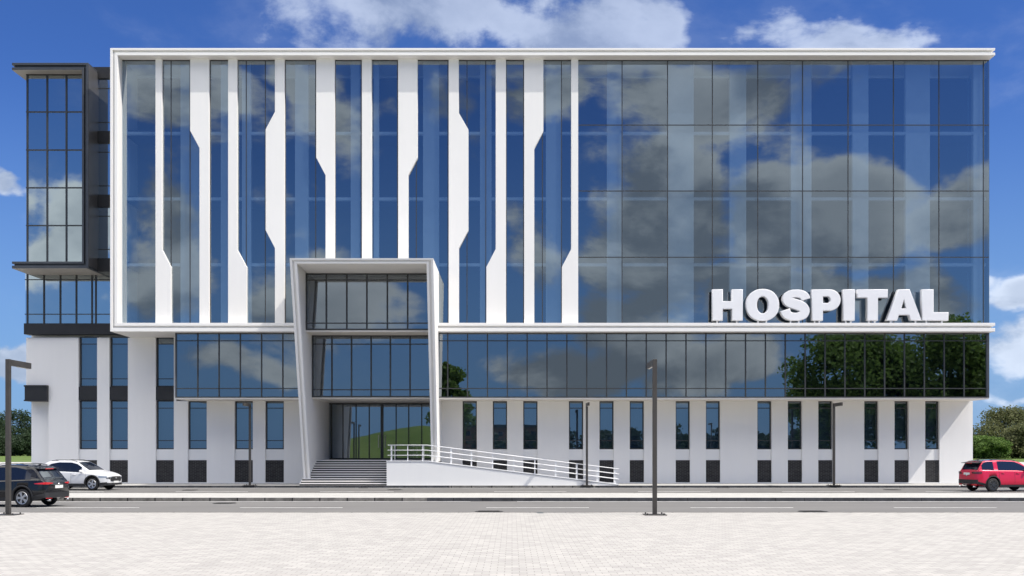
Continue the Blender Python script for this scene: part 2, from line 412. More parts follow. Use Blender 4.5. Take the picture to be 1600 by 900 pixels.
# white structure directly behind the glass
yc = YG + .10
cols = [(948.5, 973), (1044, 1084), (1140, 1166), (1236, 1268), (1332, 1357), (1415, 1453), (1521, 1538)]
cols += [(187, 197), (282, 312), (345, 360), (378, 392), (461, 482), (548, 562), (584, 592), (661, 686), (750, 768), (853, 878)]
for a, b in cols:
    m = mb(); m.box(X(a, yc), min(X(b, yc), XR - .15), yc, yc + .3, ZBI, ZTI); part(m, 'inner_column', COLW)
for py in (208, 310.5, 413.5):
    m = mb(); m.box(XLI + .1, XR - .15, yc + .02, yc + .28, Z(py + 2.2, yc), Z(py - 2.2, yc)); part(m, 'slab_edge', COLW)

# second-floor glass box ---------------------------------------------
PXL, PXLi = X(452.5, 61.4), -12.6       # portal outer and inner faces
PXR, PXRi = X(677, 61.4), -4.8
ZS = Z(621.3, YG)                        # underside of the box
XBL, XBR = X(275, YG), XR - .03
def glassbox(x0, x1, xs, name):
    glaze(x0, x1, ZS + .05, ZB, YG, GLASS_LOW)
    grid(xs, [Z(532.5, YG), Z(607, YG)], x0, x1, ZS + .06, ZB, YG, .075, .05, wh=.055)
    m = mb(); m.box(x0, x1, YG - .06, YG + .03, ZS, ZS + .06); m.box(x0, x1, YG - .055, YG + .02, ZB - .05, ZB - .003)
    part(m, 'sill_rail', MULL)
glassbox(XBL, PXL, [X(276 + 33.2*k, YG) for k in range(1, 6)], 'left')
glassbox(PXR, XBR, [X(699.6 + 31.02*k, YG) for k in range(0, 27)], 'right')
m = mb(); m.box(XBL - .03, XBL + .05, YG - .07, YW, ZS, ZB - .004); part(m, 'box_end_panel', DARK)
m = mb(); m.box(XBR - .17, XBR, YG - .07, 92, ZS, ZB - .004); part(m, 'box_end_panel', DARK)
m = mb(); m.box(XBL - .02, PXL, YG - .03, YW + .3, ZS - .09, ZS - .002); m.box(PXR, XBR - .01, YG - .03, YW + .3, ZS - .09, ZS - .002)
part(m, 'soffit', CREAM)

# ground-floor wall with window bays -----------------------------------
ZSO = ZS - .09
winR = [722.7, 770, 817.6, 889, 936.7, 984, 1055.8, 1103, 1183.4, 1231, 1278.6, 1350.4, 1397.7, 1445.7]
winR = [(a, a + 22.3) for a in winR]
winL = [(293.6, 323), (366.5, 395), (414.5, 443.5)]
winW = [(122.7, 151.7), (171, 199.8), (243.4, 271.6)]
def window(x0, x1, z0, z1, y, tr, glassm=GLASS_WIN):
    """frame with its pane; tr = heights of the transoms"""
    m = mb(); w = .07
    m.box(x0, x0 + w, y - .05, y + .05, z0, z1); m.box(x1 - w, x1, y - .05, y + .05, z0, z1)
    m.box(x0 + w, x1 - w, y - .045, y + .05, z0, z0 + w); m.box(x0 + w, x1 - w, y - .045, y + .05, z1 - w, z1)
    for t in tr: m.box(x0 + w, x1 - w, y - .04, y + .04, t - .025, t + .025)
    f = part(m, 'window', MULL)
    m = mb(); m.poly(((x0, y, z0), (x1, y, z0), (x1, y, z1), (x0, y, z1))); part(m, 'pane', glassm, f)
    m = mb(); m.box(x0 + .02, x1 - .02, y + .5, y + .55, z0, z1); part(m, 'dark_backing', INNER, f)  # dark sheet behind the pane, closing off the view inside
ZPT, ZPB, ZBT = Z(702, YW), Z(719, YW), Z(719.3, YW)
def bay_column(a, b, ztop, upper=None):
    x0, x1 = X(a, YW), X(b, YW)
    z1 = min(Z(625.4, YW), ztop) if upper is None else Z(625.5, YW)
    window(x0, x1, ZPT, z1, YW + .28, [Z(637.5, YW), Z(688.3, YW)])
    m = mb(); m.box(x0, x1, YW + .12, YW + .6, ZPB, ZPT); part(m, 'spandrel_panel', GREYW)
    m = mb(); m.box(x0, x1, YW + .10, YW + .6, GZ - .2, ZPB - .003); part(m, 'brick_panel', BRICK)
    if upper:
        zt = Z(525.5, YW)
        m = mb(); m.box(x0 - .02 if a != 122.7 else x0, x1, YW - .03 + .05, YW + .6, Z(625, YW), Z(604.3, YW)); part(m, 'spandrel_panel', BLACKP)['label'] = 'black spandrel panel between window rows'
        window(x0, x1, Z(604, YW), zt, YW + .28, [Z(537, YW), Z(591.5, YW)])
    return x0, x1
def wall(x0, x1, z0, z1, holes, lint=None):
    """full-height piers between the bays; lint = height above which wall runs over the bays"""
    m = mb(); x = x0
    for a, b in sorted(holes):
        m.box(x, X(a, YW), YW, YW + .6, z0, z1); x = X(b, YW)
        if lint is not None and z1 > lint: m.box(X(a, YW), X(b, YW), YW, YW + .6, lint, z1)
    m.box(x, x1, YW, YW + .6, z0, z1)
    return part(m, 'wall', WHITE)
XW0, XW1, XW2 = X(41, YW), X(76, YW), X(275.5, YW)
XWR = X(1520, YW)
for a, b in winR: bay_column(a, b, ZSO)
for a, b in winL: bay_column(a, b, ZSO)
for a, b in winW: bay_column(a, b, ZSO, True)
wall(PXR - .2, XWR, GZ - .2, ZSO, winR)
wall(XW2, PXL + .2, GZ - .2, ZSO, winL)
ZWT = Z(523, YW)
wall(XW1, XW2, GZ - .2, ZB, winW, Z(525.5, YW))
m = mb(); m.box(XW0, XW1, YW, YW + 22, Z(604.6, YW), ZB); part(m, 'wall', WHITE)
m = mb(); m.box(X(37, YW - .3) , XW1, YW - .3, YW + 20, Z(604.6, YW), Z(604.6, YW) + .10); m.box(X(39, YW - .2), XW1, YW - .25, YW + 19, Z(625, YW), Z(604.6, YW)); m.box(X(37, YW - .3), XW1 - .01, YW - .3, YW + 20, Z(627, YW), Z(625, YW))
part(m, 'spandrel_panel', BLACKP)
# plinth strip
m = mb(); m.box(XW1, PXL, YW - .03, YW - .001, GZ, GZ + .06); m.box(PXR, XWR, YW - .03, YW - .001, GZ, GZ + .06); part(m, 'plinth', GREYW)

# left wing: black band, ribbon windows, recess, dark bay -----------------
YB = 68.72
m = mb(); m.box(XW0 - .02, XL + .3, YB - .12, YW + .5, ZWT - .0, Z(505.5, YB)); part(m, 'black_band', BLACKP)
glaze(XW0 + .02, XL + .2, Z(505.5, YB), Z(424, YB), YB, GLASS_BAY)
grid([X(p, YB) for p in (43, 69, 94.5, 119.5, 144, 150)], [Z(437, YB), Z(491, YB)], XW0, XL + .2, Z(505.5, YB), Z(424, YB), YB, .09, .06, wh=.05)
m = mb(); m.box(XW0 + .03, XL + .2, YB + .4, YB + .5, Z(505, YB), 26.2); part(m, 'interior_wall', INNER)
YC = 67.75
m = mb()
for a, b in ((105.6, 123), (205.6, 223.7), (304.7, 323.7), (404, 425)):
    m.box(X(146, YC), XL + .4, YC - .12, YB + .3, Z(b, YC), Z(a, YC))
m.box(X(147, YC), X(153, YC), YC - .10, YC + .02, Z(404, YC), Z(123, YC))
part(m, 'black_band', BLACKP)
for a, b in ((123, 205.6), (223.7, 304.7), (323.7, 404)):
    glaze(X(150, YC), XL + .3, Z(b, YC), Z(a, YC), YC + .05, GLASS_BAY)
    grid([], [Z(a + (15 if a < 200 else 14), YC), Z(b - 14.5, YC)], X(153, YC), XL + .3, Z(b, YC), Z(a, YC), YC + .05, .05, .04)
YBF, YBG = 66.2, 67.0
bx0, bx1 = X(18.5, YBF), X(138, YBF)
gx0 = X(41, YBG)
zt, zb = Z(98, YBF), Z(419, YBF)
m = mb()
m.box(bx0, bx1, YBF, YB + .4, Z(101.6, YBF), zt); m.box(bx0 + .1, bx1 - .14, YBF + .12, YB + .4, Z(105.2, YBF), Z(101.6, YBF)); m.box(bx0, bx1 - .28, YBF, YB + .38, Z(108.8, YBF), Z(105.2, YBF))
m.box(bx0, bx1, YBF, YB + .4, zb, Z(415, YBF)); m.box(bx0 + .1, bx1 - .14, YBF + .12, YB + .4, Z(415, YBF), Z(412, YBF)); m.box(bx0, bx1 - .28, YBF, YB + .38, Z(412, YBF), Z(408.5, YBF))
m.box(bx1 - .14, bx1, YBF, YB - .9, Z(415, YBF), Z(101.6, YBF)); m.box(bx1 - .26, bx1 - .14, YBF + .12, YB - .9, Z(412, YBF), Z(105.2, YBF)); m.box(bx1 - .40, bx1 - .28, YBF, YBG + .3, Z(408.5, YBF), Z(108.8, YBF))
part(m, 'bay_frame', DARK, bevel=.01)
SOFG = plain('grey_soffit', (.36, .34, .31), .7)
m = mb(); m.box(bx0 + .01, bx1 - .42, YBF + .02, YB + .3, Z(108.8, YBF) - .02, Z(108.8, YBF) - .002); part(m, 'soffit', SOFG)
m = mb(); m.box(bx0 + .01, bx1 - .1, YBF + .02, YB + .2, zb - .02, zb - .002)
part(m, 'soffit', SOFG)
m = mb(); m.box(bx1 + .002, bx1 + .02, YBF + .03, YB - .92, Z(415, YBF), Z(101.6, YBF)); part(m, 'side_panel', plain('grey_side_panel', (.075, .073, .074), .35, var=.06))
zg1, zg0 = Z(108.8, YBF) - .02, Z(408.5, YBF)
glaze(gx0, bx1 - .28, zg0, zg1, YBG, GLASS_BAY)
grid([X(p, YBG) for p in (43, 74, 104)], [Z(p, YBG) for p in (175, 234.5, 293.5, 352.5)], gx0, bx1 - .3, zg0, zg1, YBG, .09, .06, wh=.07)
m = mb(); m.box(gx0, bx1 - .3, YBG - .05, YBG + .02, zg1 - .06, zg1 - .002); m.box(gx0 - .001, gx0 + .1, YBG + .03, YB + .3, zg0, zg1); m.box(gx0 + .1, bx1 - .5, YBG + 1.1, YBG + 1.2, zg0, zg1)
part(m, 'bay_lining', BLACKP)

# slanted entrance portal ------------------------------------------------
ZPT0, ZFOOT, YP0, YPF = Z(403.5, 61.4), GZ, 61.4, 65.6
def yf(z): return YP0 + (ZPT0 - z) * (YPF - YP0) / (ZPT0 - ZFOOT)
ZSI = Z(412, 61.5)
m = mb()
def legp(x0, x1, z0, z1, dy0, dy1=None):
    b = (lambda z: 73.6) if dy1 is None else (lambda z: yf(z) + dy1)
    m.prism([(yf(z0) + dy0, z0), (b(z0), z0), (b(z1), z1), (yf(z1) + dy0, z1)], 'x', x0, x1)
za, zb_ = ZPT0 - .11, ZSI + .11
for s, xo in ((1, PXL), (-1, PXR)):
    legp(xo, xo + s*.14, -.05, ZPT0, 0)
    legp(xo + s*.14, xo + s*.26, -.05, za, .12)
    legp(xo + s*.26, xo + s*.40, -.05, zb_, 0, .30)
x0, x1 = PXL + .14, PXR - .14
m.prism([(yf(za), za), (66.1, za), (66.1, ZPT0), (yf(ZPT0), ZPT0)], 'x', x0, x1)
m.prism([(yf(zb_) + .12, zb_), (66.08, zb_), (66.08, za), (yf(za) + .12, za)], 'x', x0 + .12, x1 - .12)
m.prism([(yf(ZSI), ZSI), (66.06, ZSI), (66.06, zb_), (yf(zb_), zb_)], 'x', x0 + .26, x1 - .26)
part(m, 'entrance_portal', WHITE, bevel=.01)
ix0, ix1 = PXL + .26, PXR - .26
m = mb(); m.box(ix0, ix1, 64.86, 73.6, 9.50, 9.60); m.box(ix0, ix1, 66.86, 73.6, ZS - .02, ZS + .05)
m.box(ix0, ix1, 73.75, 73.95, 0, ZS)
part(m, 'soffit', CREAM)
def pwin(y, z0, z1, xs, zs, parts=None):
    glaze(ix0, ix1, z0, z1, y, GLASS_LOW)
    grid([X(p, y) for p in xs], [Z(p, y) for p in zs], ix0, ix1, z0, z1, y, .09, .07, wh=.06)
    m = mb(); m.box(ix0, ix0 + .09, y - .08, y + .02, z0, z1); m.box(ix1 - .09, ix1, y - .08, y + .02, z0, z1)
    m.box(ix0 + .09, ix1 - .09, y - .075, y + .02, z1 - .08, z1); m.box(ix0 + .09, ix1 - .09, y - .075, y + .02, z0, z0 + .09)
    part(m, 'window_frame', MULL)
    m = mb(); m.box(ix0, ix1, y + 1.0, y + 1.1, z0, z1); part(m, 'interior_wall', INNER)
pwin(64.9, 9.60, ZSI + .0, (510, 541.9, 573.3, 605.3, 637), (437.7, 505))
pwin(66.9, ZS + .05, 9.50, (518.7, 549.3, 580, 610, 640.8), (537.8, 609))
ZL = Z(719, 68.4)
YD = 73.3
m = mb(); m.poly(((ix0, YD, ZL), (ix1, YD, ZL), (ix1, YD, ZS), (ix0, YD, ZS))); dr = part(m, 'entrance_door', GLASS_LOW)
m = mb()
for p, w in ((518, .12), (536, .07), (556.5, .07), (577, .07), (597, .2), (619, .07), (638.7, .07), (659, .07)):
    x = X(p, YD); m.box(x - w/2, x + w/2, YD - .06, YD + .03, ZL + .1, ZS - .12)
m.box(ix0, ix1, YD - .07, YD + .03, ZL, ZL + .1); m.box(ix0, ix1, YD - .07, YD + .03, ZS - .12, ZS - .021)
WORLD[dr.name] = B0
m.build('door_frame', MULL, dr)
for p in (592, 602):
    x = X(p, YD); mm = mb(); mm.tube([(x, YD - .14, ZL + .8), (x, YD - .14, ZL + 1.7)], .02, 8); mm.build('door_handle', RAILM, dr)

# roof-top copings, tiny joints on the frame give it scale
# ------------------------------------------------------------------ HOSPITAL letters
YS = 65.38; S_ = YS / F / 3.0769
sg = root('rooftop_sign', (X(1297, YS), YS, ZBI)); sg.name = 'building_sign'; WORLD[sg.name] = (X(1297, YS), YS, ZBI)
tag(sg, 'white raised capital letters reading HOSPITAL standing on the white ledge', 'sign')
def ell(cx, cy, rx, ry, n=40, e=2.0, a0=0, a1=360):
    out = []
    for i in range(n + (0 if a1 - a0 == 360 else 1)):
        a = R(a0 + (a1 - a0) * i / n); c, s = math.cos(a), math.sin(a)
        out.append((cx + rx * math.copysign(abs(c) ** (2/e), c), cy + ry * math.copysign(abs(s) ** (2/e), s)))
    return out
def s_outline():
    P = [(121, 101), (113, 118), (94, 128), (70, 130), (46, 126), (32, 112), (36, 95), (54, 84), (80, 76), (102, 66), (114, 50), (110, 31), (93, 21), (70, 18), (46, 21), (29, 32), (21, 51)]
    hw = [23, 22, 21, 20, 20, 22, 25, 26, 26, 26, 25, 23, 21, 20, 21, 23, 24]
    pts, ws = [], []
    for i in range(len(P) - 1):
        p0, p1, p2, p3 = P[max(i-1, 0)], P[i], P[i+1], P[min(i+2, len(P)-1)]
        for t in (0, .33, .66):
            q = []
            for k in (0, 1):
                q.append(.5*((2*p1[k]) + (-p0[k]+p2[k])*t + (2*p0[k]-5*p1[k]+4*p2[k]-p3[k])*t*t + (-p0[k]+3*p1[k]-3*p2[k]+p3[k])*t**3))
            pts.append(q); ws.append(hw[i] + (hw[i+1]-hw[i])*t)
    pts.append(P[-1]); ws.append(hw[-1]); L, Rr = [], []
    for i, p in enumerate(pts):
        a, b = pts[max(i-1, 0)], pts[min(i+1, len(pts)-1)]
        dx, dy = b[0]-a[0], b[1]-a[1]; l = math.hypot(dx, dy); w = ws[i]
        L.append((p[0]-dy/l*w*1.0, p[1]+dx/l*w*.93)); Rr.append((p[0]+dy/l*w, p[1]-dx/l*w*.93))
    return L + Rr[::-1]
LET = {
 'H': (103, [[(0,0),(50,0),(50,56),(94,56),(94,0),(146,0),(146,150),(94,150),(94,93),(50,93),(50,150),(0,150)]]),
 'O': (265, [ell(80, 75, 79, 77, 48, 2.15), ell(80, 75, 28, 41, 36, 2.1)[::-1]]),
 'S': (432, [s_outline()]),
 'P': (583, [[(0,0),(52,0),(52,48)] + [(85+52*math.sin(R(a)), 99-51*math.cos(R(a))) for a in range(0, 181, 12)] + [(0,150)],
             [(52,84),(52,116)] + [(74+14*math.sin(R(a)), 100+16*math.cos(R(a))) for a in range(0, 181, 20)]]),
 'I': (733, [[(0,0),(55,0),(55,150),(0,150)]]),
 'T': (800, [[(48,0),(100,0),(100,110),(147,110),(147,150),(0,150),(0,110),(48,110)]]),
 'A': (940, [[(0,0),(52,0),(61,27),(109,27),(118,0),(170,0),(112,150),(58,150)], [(72,58),(85,103),(98,58)]]),
 'L': (1112, [[(0,0),(127,0),(127,40),(55,40),(55,150),(0,150)]])}
zl = Z(500.6, YS)
for ch, (x0_, polys) in LET.items():
    cu = bpy.data.curves.new('letter', 'CURVE'); cu.dimensions = '2D'; cu.fill_mode = 'BOTH'; cu.extrude = .16; cu.bevel_depth = .035; cu.bevel_resolution = 2; cu.offset = -.03
    for pl in polys:
        sp = cu.splines.new('POLY'); sp.points.add(len(pl) - 1); sp.use_cyclic_u = True
        for i, (a, b) in enumerate(pl): sp.points[i].co = (a * S_, b * S_, 0, 1)
    tmp = bpy.data.objects.new('tmp', cu); col.objects.link(tmp)
    dg = bpy.context.evaluated_depsgraph_get(); me = bpy.data.meshes.new_from_object(tmp.evaluated_get(dg))
    bpy.data.objects.remove(tmp); bpy.data.curves.remove(cu)
    me.transform(Matrix.Rotation(R(90), 4, 'X'))
    me.materials.clear(); me.materials.append(CLADW)
    o = bpy.data.objects.new('letter', me); col.objects.link(o); o.parent = sg; o['label'] = 'raised white capital letter ' + ch
    lx = X(1080 + x0_ / 3.0769, YS)
    o.location = Vector((lx, YS + .24, zl)) - Vector(WORLD[sg.name])
    WORLD[o.name] = (lx, YS + .24, zl)
    xsup = {'H': (25, 120), 'O': (60, 100), 'S': (50, 90), 'P': (15, 38), 'I': (15, 40), 'T': (60, 88), 'A': (25, 145), 'L': (25, 100)}[ch]
    for q in xsup:
        mm = MB(WORLD[o.name]); mm.box(lx + q*S_ - .04, lx + q*S_ + .04, YS + .18, YS + .30, ZBI - .01, zl + .06); mm.build('foot', CLADW, o)

# ------------------------------------------------------------------ entrance steps
st = root('entrance_steps', (-10, 66, GZ)); tag(st, 'flight of white steps with dark risers climbing to the glass entrance doors', 'steps')
SX0, SX1 = X(468, 64.65), X(604, 64.5)
NS, Y0, Y1 = 11, 64.65, 68.4
rise = (ZL - GZ) / NS; tr_ = (Y1 - Y0) / (NS - 1)
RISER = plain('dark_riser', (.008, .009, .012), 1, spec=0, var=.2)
TREAD = stucco('pale_tread', (.74, .72, .69), .7)
m = MB((-10, 66, GZ)); m2 = MB((-10, 66, GZ))
for i in range(NS):
    y = Y0 + i * tr_; z = GZ + (i + 1) * rise
    yb = y + tr_ + .05 if i < NS - 1 else YD + .2
    xr = SX1 if i < NS - 1 else PXR - .15
    xl = SX0
    m.box(xl, xr, y - .03, yb, z - .058, z)
    m2.box(xl + .01, SX1 - .01 if i < NS - 1 else PXR - .16, y, yb - .003, z - rise + .001 - (0 if i else .1), z - .059)
m.build('tread', TREAD, st); m2.build('riser', RISER, st)

# ------------------------------------------------------------------ ramp with railing
RX0, RXS, RX1 = SX1, X(667, 64.5), X(966, 64.5)
YR0, YR1 = 64.5, 65.56
rp = root('access_ramp', ((RX0 + RX1) / 2, 65, GZ)); RO = WORLD[rp.name]
tag(rp, 'long white access ramp with three-bar railings sloping down beside the steps', 'ramp')
ZRB = GZ - .1
m = MB(RO)
m.prism([(RX0 + .003, ZRB), (RX1, ZRB), (RX1, GZ + .03), (RXS, ZL - .05), (RX0 + .003, ZL - .05)], 'y', YR0, YR1)
m.box(RX0 + .003, PXR + .0, YR1 + .001, 68.39, ZRB, ZL - .052)
m.build('ramp_wall', GREYW, rp)
m = MB(RO)
m.prism([(RX0 - .02, ZL - .049), (RXS, ZL - .049), (RX1, GZ + .031), (RX1 + .1, GZ + .075), (RXS, ZL + .0), (RX0 - .02, ZL + .0)], 'y', YR0 - .03, YR1 + .02)
m.build('deck', RAILM, rp)
m = MB(RO)
m.prism([(RX0, ZL - .068), (RXS, ZL - .068), (RX1, GZ + .012), (RX1, GZ + .030), (RXS, ZL - .050), (RX0, ZL - .050)], 'y', YR0 - .012, YR0 - .001)
m.build('dark_joint', BLACKP, rp)  # black strip along the ramp wall just below the deck edge
def zdeck(x): return ZL if x < RXS else ZL + (GZ + .05 - ZL) * (x - RXS) / (RX1 - RXS)
for yy in (YR0 + .06, YR1 - .06):
    post = [611, 637, 660, 704, 736, 769.5, 802.5, 836, 869, 902, 935, 962]
    for p in post:
        x = X(p, 64.5)
        if yy > 65 and p < 640: continue
        mm = MB(RO); mm.box(x - .024, x + .024, yy - .02, yy + .02, zdeck(x) - .02, zdeck(x) + .93); mm.build('post', RAILM, rp)
    for h in (.95, .64, .33):
        mm = MB(RO)
        xa = RX0 + .08 if yy < 65 else PXR + .1
        mm.tube([(xa, yy - .035, zdeck(xa) + h), (max(RXS, xa + .05), yy - .035, zdeck(max(RXS, xa + .05)) + h), (RX1 + .05, yy - .035, zdeck(RX1) + h)], .025, 10)
        mm.build('rail', RAILM, rp, smooth=True)
# short return rail along the steps
for y in (66.2, 67.9):
    mm = MB(RO); mm.box(RX0 + .10, RX0 + .16, y - .03, y + .03, ZL - .02, ZL + .93); mm.build('post', RAILM, rp)
for h in (.95, .64, .33):
    mm = MB(RO); mm.tube([(RX0 + .09, 64.5, ZL + h), (RX0 + .09, 67.95, ZL + h)], .025, 10); mm.build('rail', RAILM, rp, smooth=True)

# ------------------------------------------------------------------ street lamps
def lamp(px, D, dirn, label, z=GZ, h=5.13, x=None, w=.14):
    x = X(px, D) if x is None else x
    o = root('street_lamp', (x, D, z)); O = WORLD[o.name]
    tag(o, label, 'street lamp', 'square-section street lamps along the roads')
    MB(O).box(x - w/2, x + w/2, D - w/2, D + w/2, z, z + h).build('pole', LAMPM, o, bevel=.008)
    m = MB(O); m.box(x - .36, x + .36, D - .36, D + .36, z, z + .025)
    for a in (-1, 1):
        for b in (-1, 1): m.tube([(x + a*.27, D + b*.27, z + .02), (x + a*.27, D + b*.27, z + .07)], .025, 8)
    m.build('base_plate', LAMPM, o)
    y0, y1 = (D + w/2, D + 1.55) if dirn > 0 else (D - 1.55, D - w/2)
    a = MB(O).box(x - w/2 + .01, x + w/2 - .01, y0, y1, z + h - .20, z + h - .003).build('arm', LAMPM, o, bevel=.006)
    yl0, yl1 = (y1 - .9, y1 - .06) if dirn > 0 else (y0 + .06, y0 + .9)
    MB(O).box(x - w/2 + .04, x + w/2 - .04, yl0, yl1, z + h - .215, z + h - .201).build('lamp_panel', plain_lens, o)
plain_lens = plain('lens', (.7, .68, .6), .3)
lamp(13, 35.0, 1, 'tall brown-grey lamp at the left edge, in front of the black car')
lamp(1023, 35.0, 1, 'tall brown-grey lamp on the pale forecourt right of centre')
lamp(390.5, 64.38, -1, 'dark lamp standing left of the entrance steps', w=.13, h=4.98)
lamp(917, 64.36, -1, 'dark lamp standing in front of the foot of the ramp', w=.13, h=4.98)
lamp(1303, 64.38, -1, 'dark lamp by the ground-floor windows on the right', w=.13, h=4.98)
lamp(0, 24.5, -1, 'lamp on the forecourt seen mirrored in the entrance doors', x=-17.6)
lamp(0, 22.8, -1, 'lamp on the forecourt seen mirrored in the right-hand windows', x=21.7)

# ------------------------------------------------------------------ manholes and drain
def disc(px, D, r, label, z=.0, name='manhole_cover'):
    x = X(px, D); m = MB((x, D, z))
    n = 32
    m.prism([(x + r*math.cos(2*math.pi*k/n), D + r*math.sin(2*math.pi*k/n)) for k in range(n)], 'z', z - .02, z + .012)
    for k in range(-3, 4): m.box(x - r*.75, x + r*.75, D + k*r*.22 - .02, D + k*r*.22 + .02, z + .0125, z + .02)
    o = m.build(name, IRON); tag(o, label, 'manhole cover', 'round iron covers in the roads')
disc(764, 39.15, .52, 'dark round iron cover left of centre at the near road edge')
disc(1270, 39.15, .54, 'dark round iron cover at the near road edge, right of the forecourt lamp')
disc(351, 45.3, .5, 'round iron cover by the middle kerb on the left of the near road')
disc(297, 60.3, .45, 'round iron cover in the far road left of the steps')
disc(617, 60.8, .45, 'round iron cover in the far road before the steps')
disc(1394, 60.8, .5, 'round iron cover in the far road near the red car')
x = X(844, 36.0); m = MB((x, 36.0, GZ)); m.box(x - .11, x + .11, 35.9, 36.1, GZ - .02, GZ + .012)
for k in (-2, -1, 0, 1, 2): m.box(x + k*.04 - .008, x + k*.04 + .008, 35.92, 36.08, GZ + .0125, GZ + .018)
tag(m.build('drain_grate', plain('grate', (.12, .15, .16), .5)), 'small square grate in the pale paving beside the road edge', 'drain')

# ------------------------------------------------------------------ cars
def lerp_tab(tab, x):
    if x <= tab[0][0]: return tab[0][1]
    for (a, u), (b, v) in zip(tab, tab[1:]):
        if x <= b:
            t = (x - a) / (b - a); return u + (v - u) * t
    return tab[-1][1]
def smooth_tab(tab, x, w=.05):
    return sum(lerp_tab(tab, x + d * w) for d in (-1, -.5, 0, .5, 1)) / 5
TYRE = plain('tyre_rubber', (.018, .018, .018), .8, var=.2)
ALLOY = plain('alloy', (.55, .55, .56), .3, .8, var=.05)
ALLOY_D = plain('dark_alloy', (.10, .10, .10), .3, .8, var=.05)
CLAD = plain('black_plastic', (.022, .022, .023), .6, var=.1)
CARGLASS = plain('car_glass', (.008, .012, .022), .04, 0, .8, var=.0)
TAIL = plain('red_lens', (.55, .015, .02), .15, 0, .6, .5, var=.1)
HEADL = plain('headlight_lens', (.45, .47, .5), .1, .5, .8, .5, var=.1)
CHROME = plain('chrome', (.7, .7, .7), .12, 1.0, var=.02)
PLATE = plain('plate', (.75, .75, .72), .5, var=.02)
def paint(name, c, metal=.0, rough=.3): return plain(name, c, rough, metal, .4, .45, var=.02)

